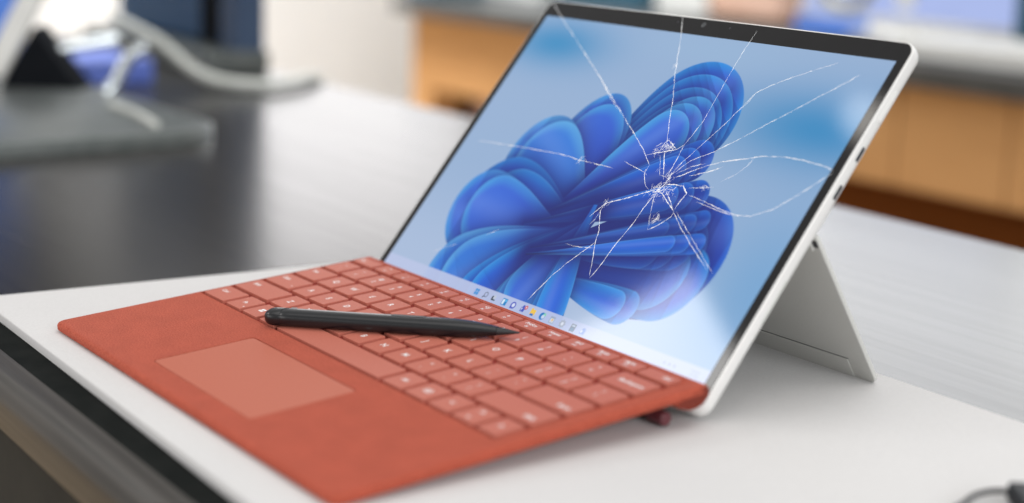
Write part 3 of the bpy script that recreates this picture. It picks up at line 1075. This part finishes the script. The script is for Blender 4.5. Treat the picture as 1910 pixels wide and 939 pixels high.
bk = from_bm("blue_reflection_block", box_bm(-1.36, -1.13, .20, .30, ZT + .0005, ZT + .030, .004), "periwinkle")  # added block, stands for the screen's blue reflection
tag(bk, "blurred violet blue block standing for a reflection behind the black wedge at left", "block")

# ------------------------------------------------------------------ background: wooden counter
ctr = thing("counter", "blurred light wood counter with dark top behind the tablet", "counter", (-1.4, 1.5, -0.9))


def cb(x0, x1, y0, y1, z0, z1, bev=.003):
    return box_bm(x0 + 1.4, x1 + 1.4, y0 - 1.5, y1 - 1.5, z0 + .9, z1 + .9, bev)


from_bm("counter_top", cb(-2.46, .60, 1.46, 2.35, -.047, -.012), "counter_top", ctr)
xs = [-2.433, -1.93, -1.41, -1.01, -.80, -.42, .02, .55]
for a_, b_ in zip(xs, xs[1:]):
    from_bm("panel", cb(a_ + .0015, b_ - .0015, 1.50, 1.53, -.215, -.0475), "apron_wood", ctr)
from_bm("leg", cb(-2.433, -2.352, 1.501, 1.58, -.9, -.2155), "apron_wood", ctr)
from_bm("back_panel", cb(-2.10, .55, 1.545, 1.57, -.89, -.216), "shaded_wood", ctr)
from_bm("side_panel", cb(-2.425, -2.39, 1.60, 2.3, -.9, -.0475), "shaded_wood", ctr)
o = from_bm("storage_box", box_bm(-2.335, -2.225, 1.60, 1.75, -.9, -.19, .01), "mauve")
tag(o, "blurred dusty pink box standing under the left end of the counter", "box")

# things on the counter
CT = -.0115


def on_counter(name, label, cat, parts, x, y):
    t_ = thing(name, label, cat, (x, y, CT))
    for n_, mat_, b_ in parts:
        from_bm(n_, box_bm(*b_), mat_, t_)
    return t_


def display_stand(name, label, x, y, w, h, lean, mat):
    t_ = thing(name, label, "screen", (x, y, CT))
    from_bm("foot", box_bm(-.14, .14, -.09, .09, .0005, .012, .003), "plaster_white", t_)
    from_bm("neck", box_bm(-.02, .02, .0, .02, .012, .12, .003), "plaster_white", t_)
    hs = from_bm("housing", box_bm(-w / 2, w / 2, -.012, .0, .03, .03 + h, .003), "plaster_white", t_)
    from_bm("picture", box_bm(-w / 2 + .008, w / 2 - .008, -.0135, -.0122, .038, .022 + h, 0), mat, hs)
    hs.rotation_euler = (-lean, 0, 0)
    return t_


d1 = display_stand("display_screen", "blurred lilac screen standing on the counter at the right", -1.25, 1.78, .50, .34, .25, "screen_lilac")
rg = tube_bm([(.065 * math.cos(a), -.06, .0 + .065 * math.sin(a)) for a in np.linspace(math.pi, 2 * math.pi, 14)], .009, 8)
o = from_bm("brass_ring", rg, "brass", None, True)
o.location = (-1.30, 1.74, CT + .12)
tag(o, "blurred brass coloured ring in front of the lilac screen", "ring")
o = from_bm("blue_box", box_bm(-1.42, -1.30, 1.68, 1.75, CT + .0005, CT + .035, .004), "screen_blue")  # emissive screen material makes the box glow by itself
tag(o, "small blue box given its own glow before the lilac screen", "box")
o = from_bm("white_tray", box_bm(-1.06, -.72, 1.52, 1.70, CT + .0005, CT + .030, .004), "plaster_white")
tag(o, "blurred white tray on the counter at the right edge", "tray")
o = from_bm("blue_sign", box_bm(-.985, -.93, 1.74, 1.78, CT + .0005, CT + .30, .003), "teal")
tag(o, "narrow dark blue sign right of the lilac screen", "sign")
o = from_bm("peach_pouch", box_bm(-1.74, -1.52, 1.76, 1.84, CT + .0005, CT + .10, .02, 4), "peach")
tag(o, "blurred peach coloured pouch on the counter", "pouch")
o = from_bm("white_carton", box_bm(-1.92, -1.76, 1.78, 1.86, CT + .0005, CT + .12, .004), "plaster_white")
tag(o, "blurred white carton between teal panel and peach pouch", "carton")
o = from_bm("teal_panel", box_bm(-2.24, -1.93, 1.76, 1.80, CT + .0005, CT + .22, .004), "teal")
tag(o, "blurred dark teal panel above the tablet's top left corner", "panel")
o = from_bm("white_case", box_bm(-2.50, -2.25, 1.72, 1.84, CT + .0005, CT + .20, .006), "plaster_white")
tag(o, "blurred pale case left of the teal panel", "case")
o = from_bm("dark_case", box_bm(-2.46, -2.36, 1.50, 1.66, CT + .0005, CT + .20, .006), "teal")
tag(o, "dark case standing at the counter's left end", "case")
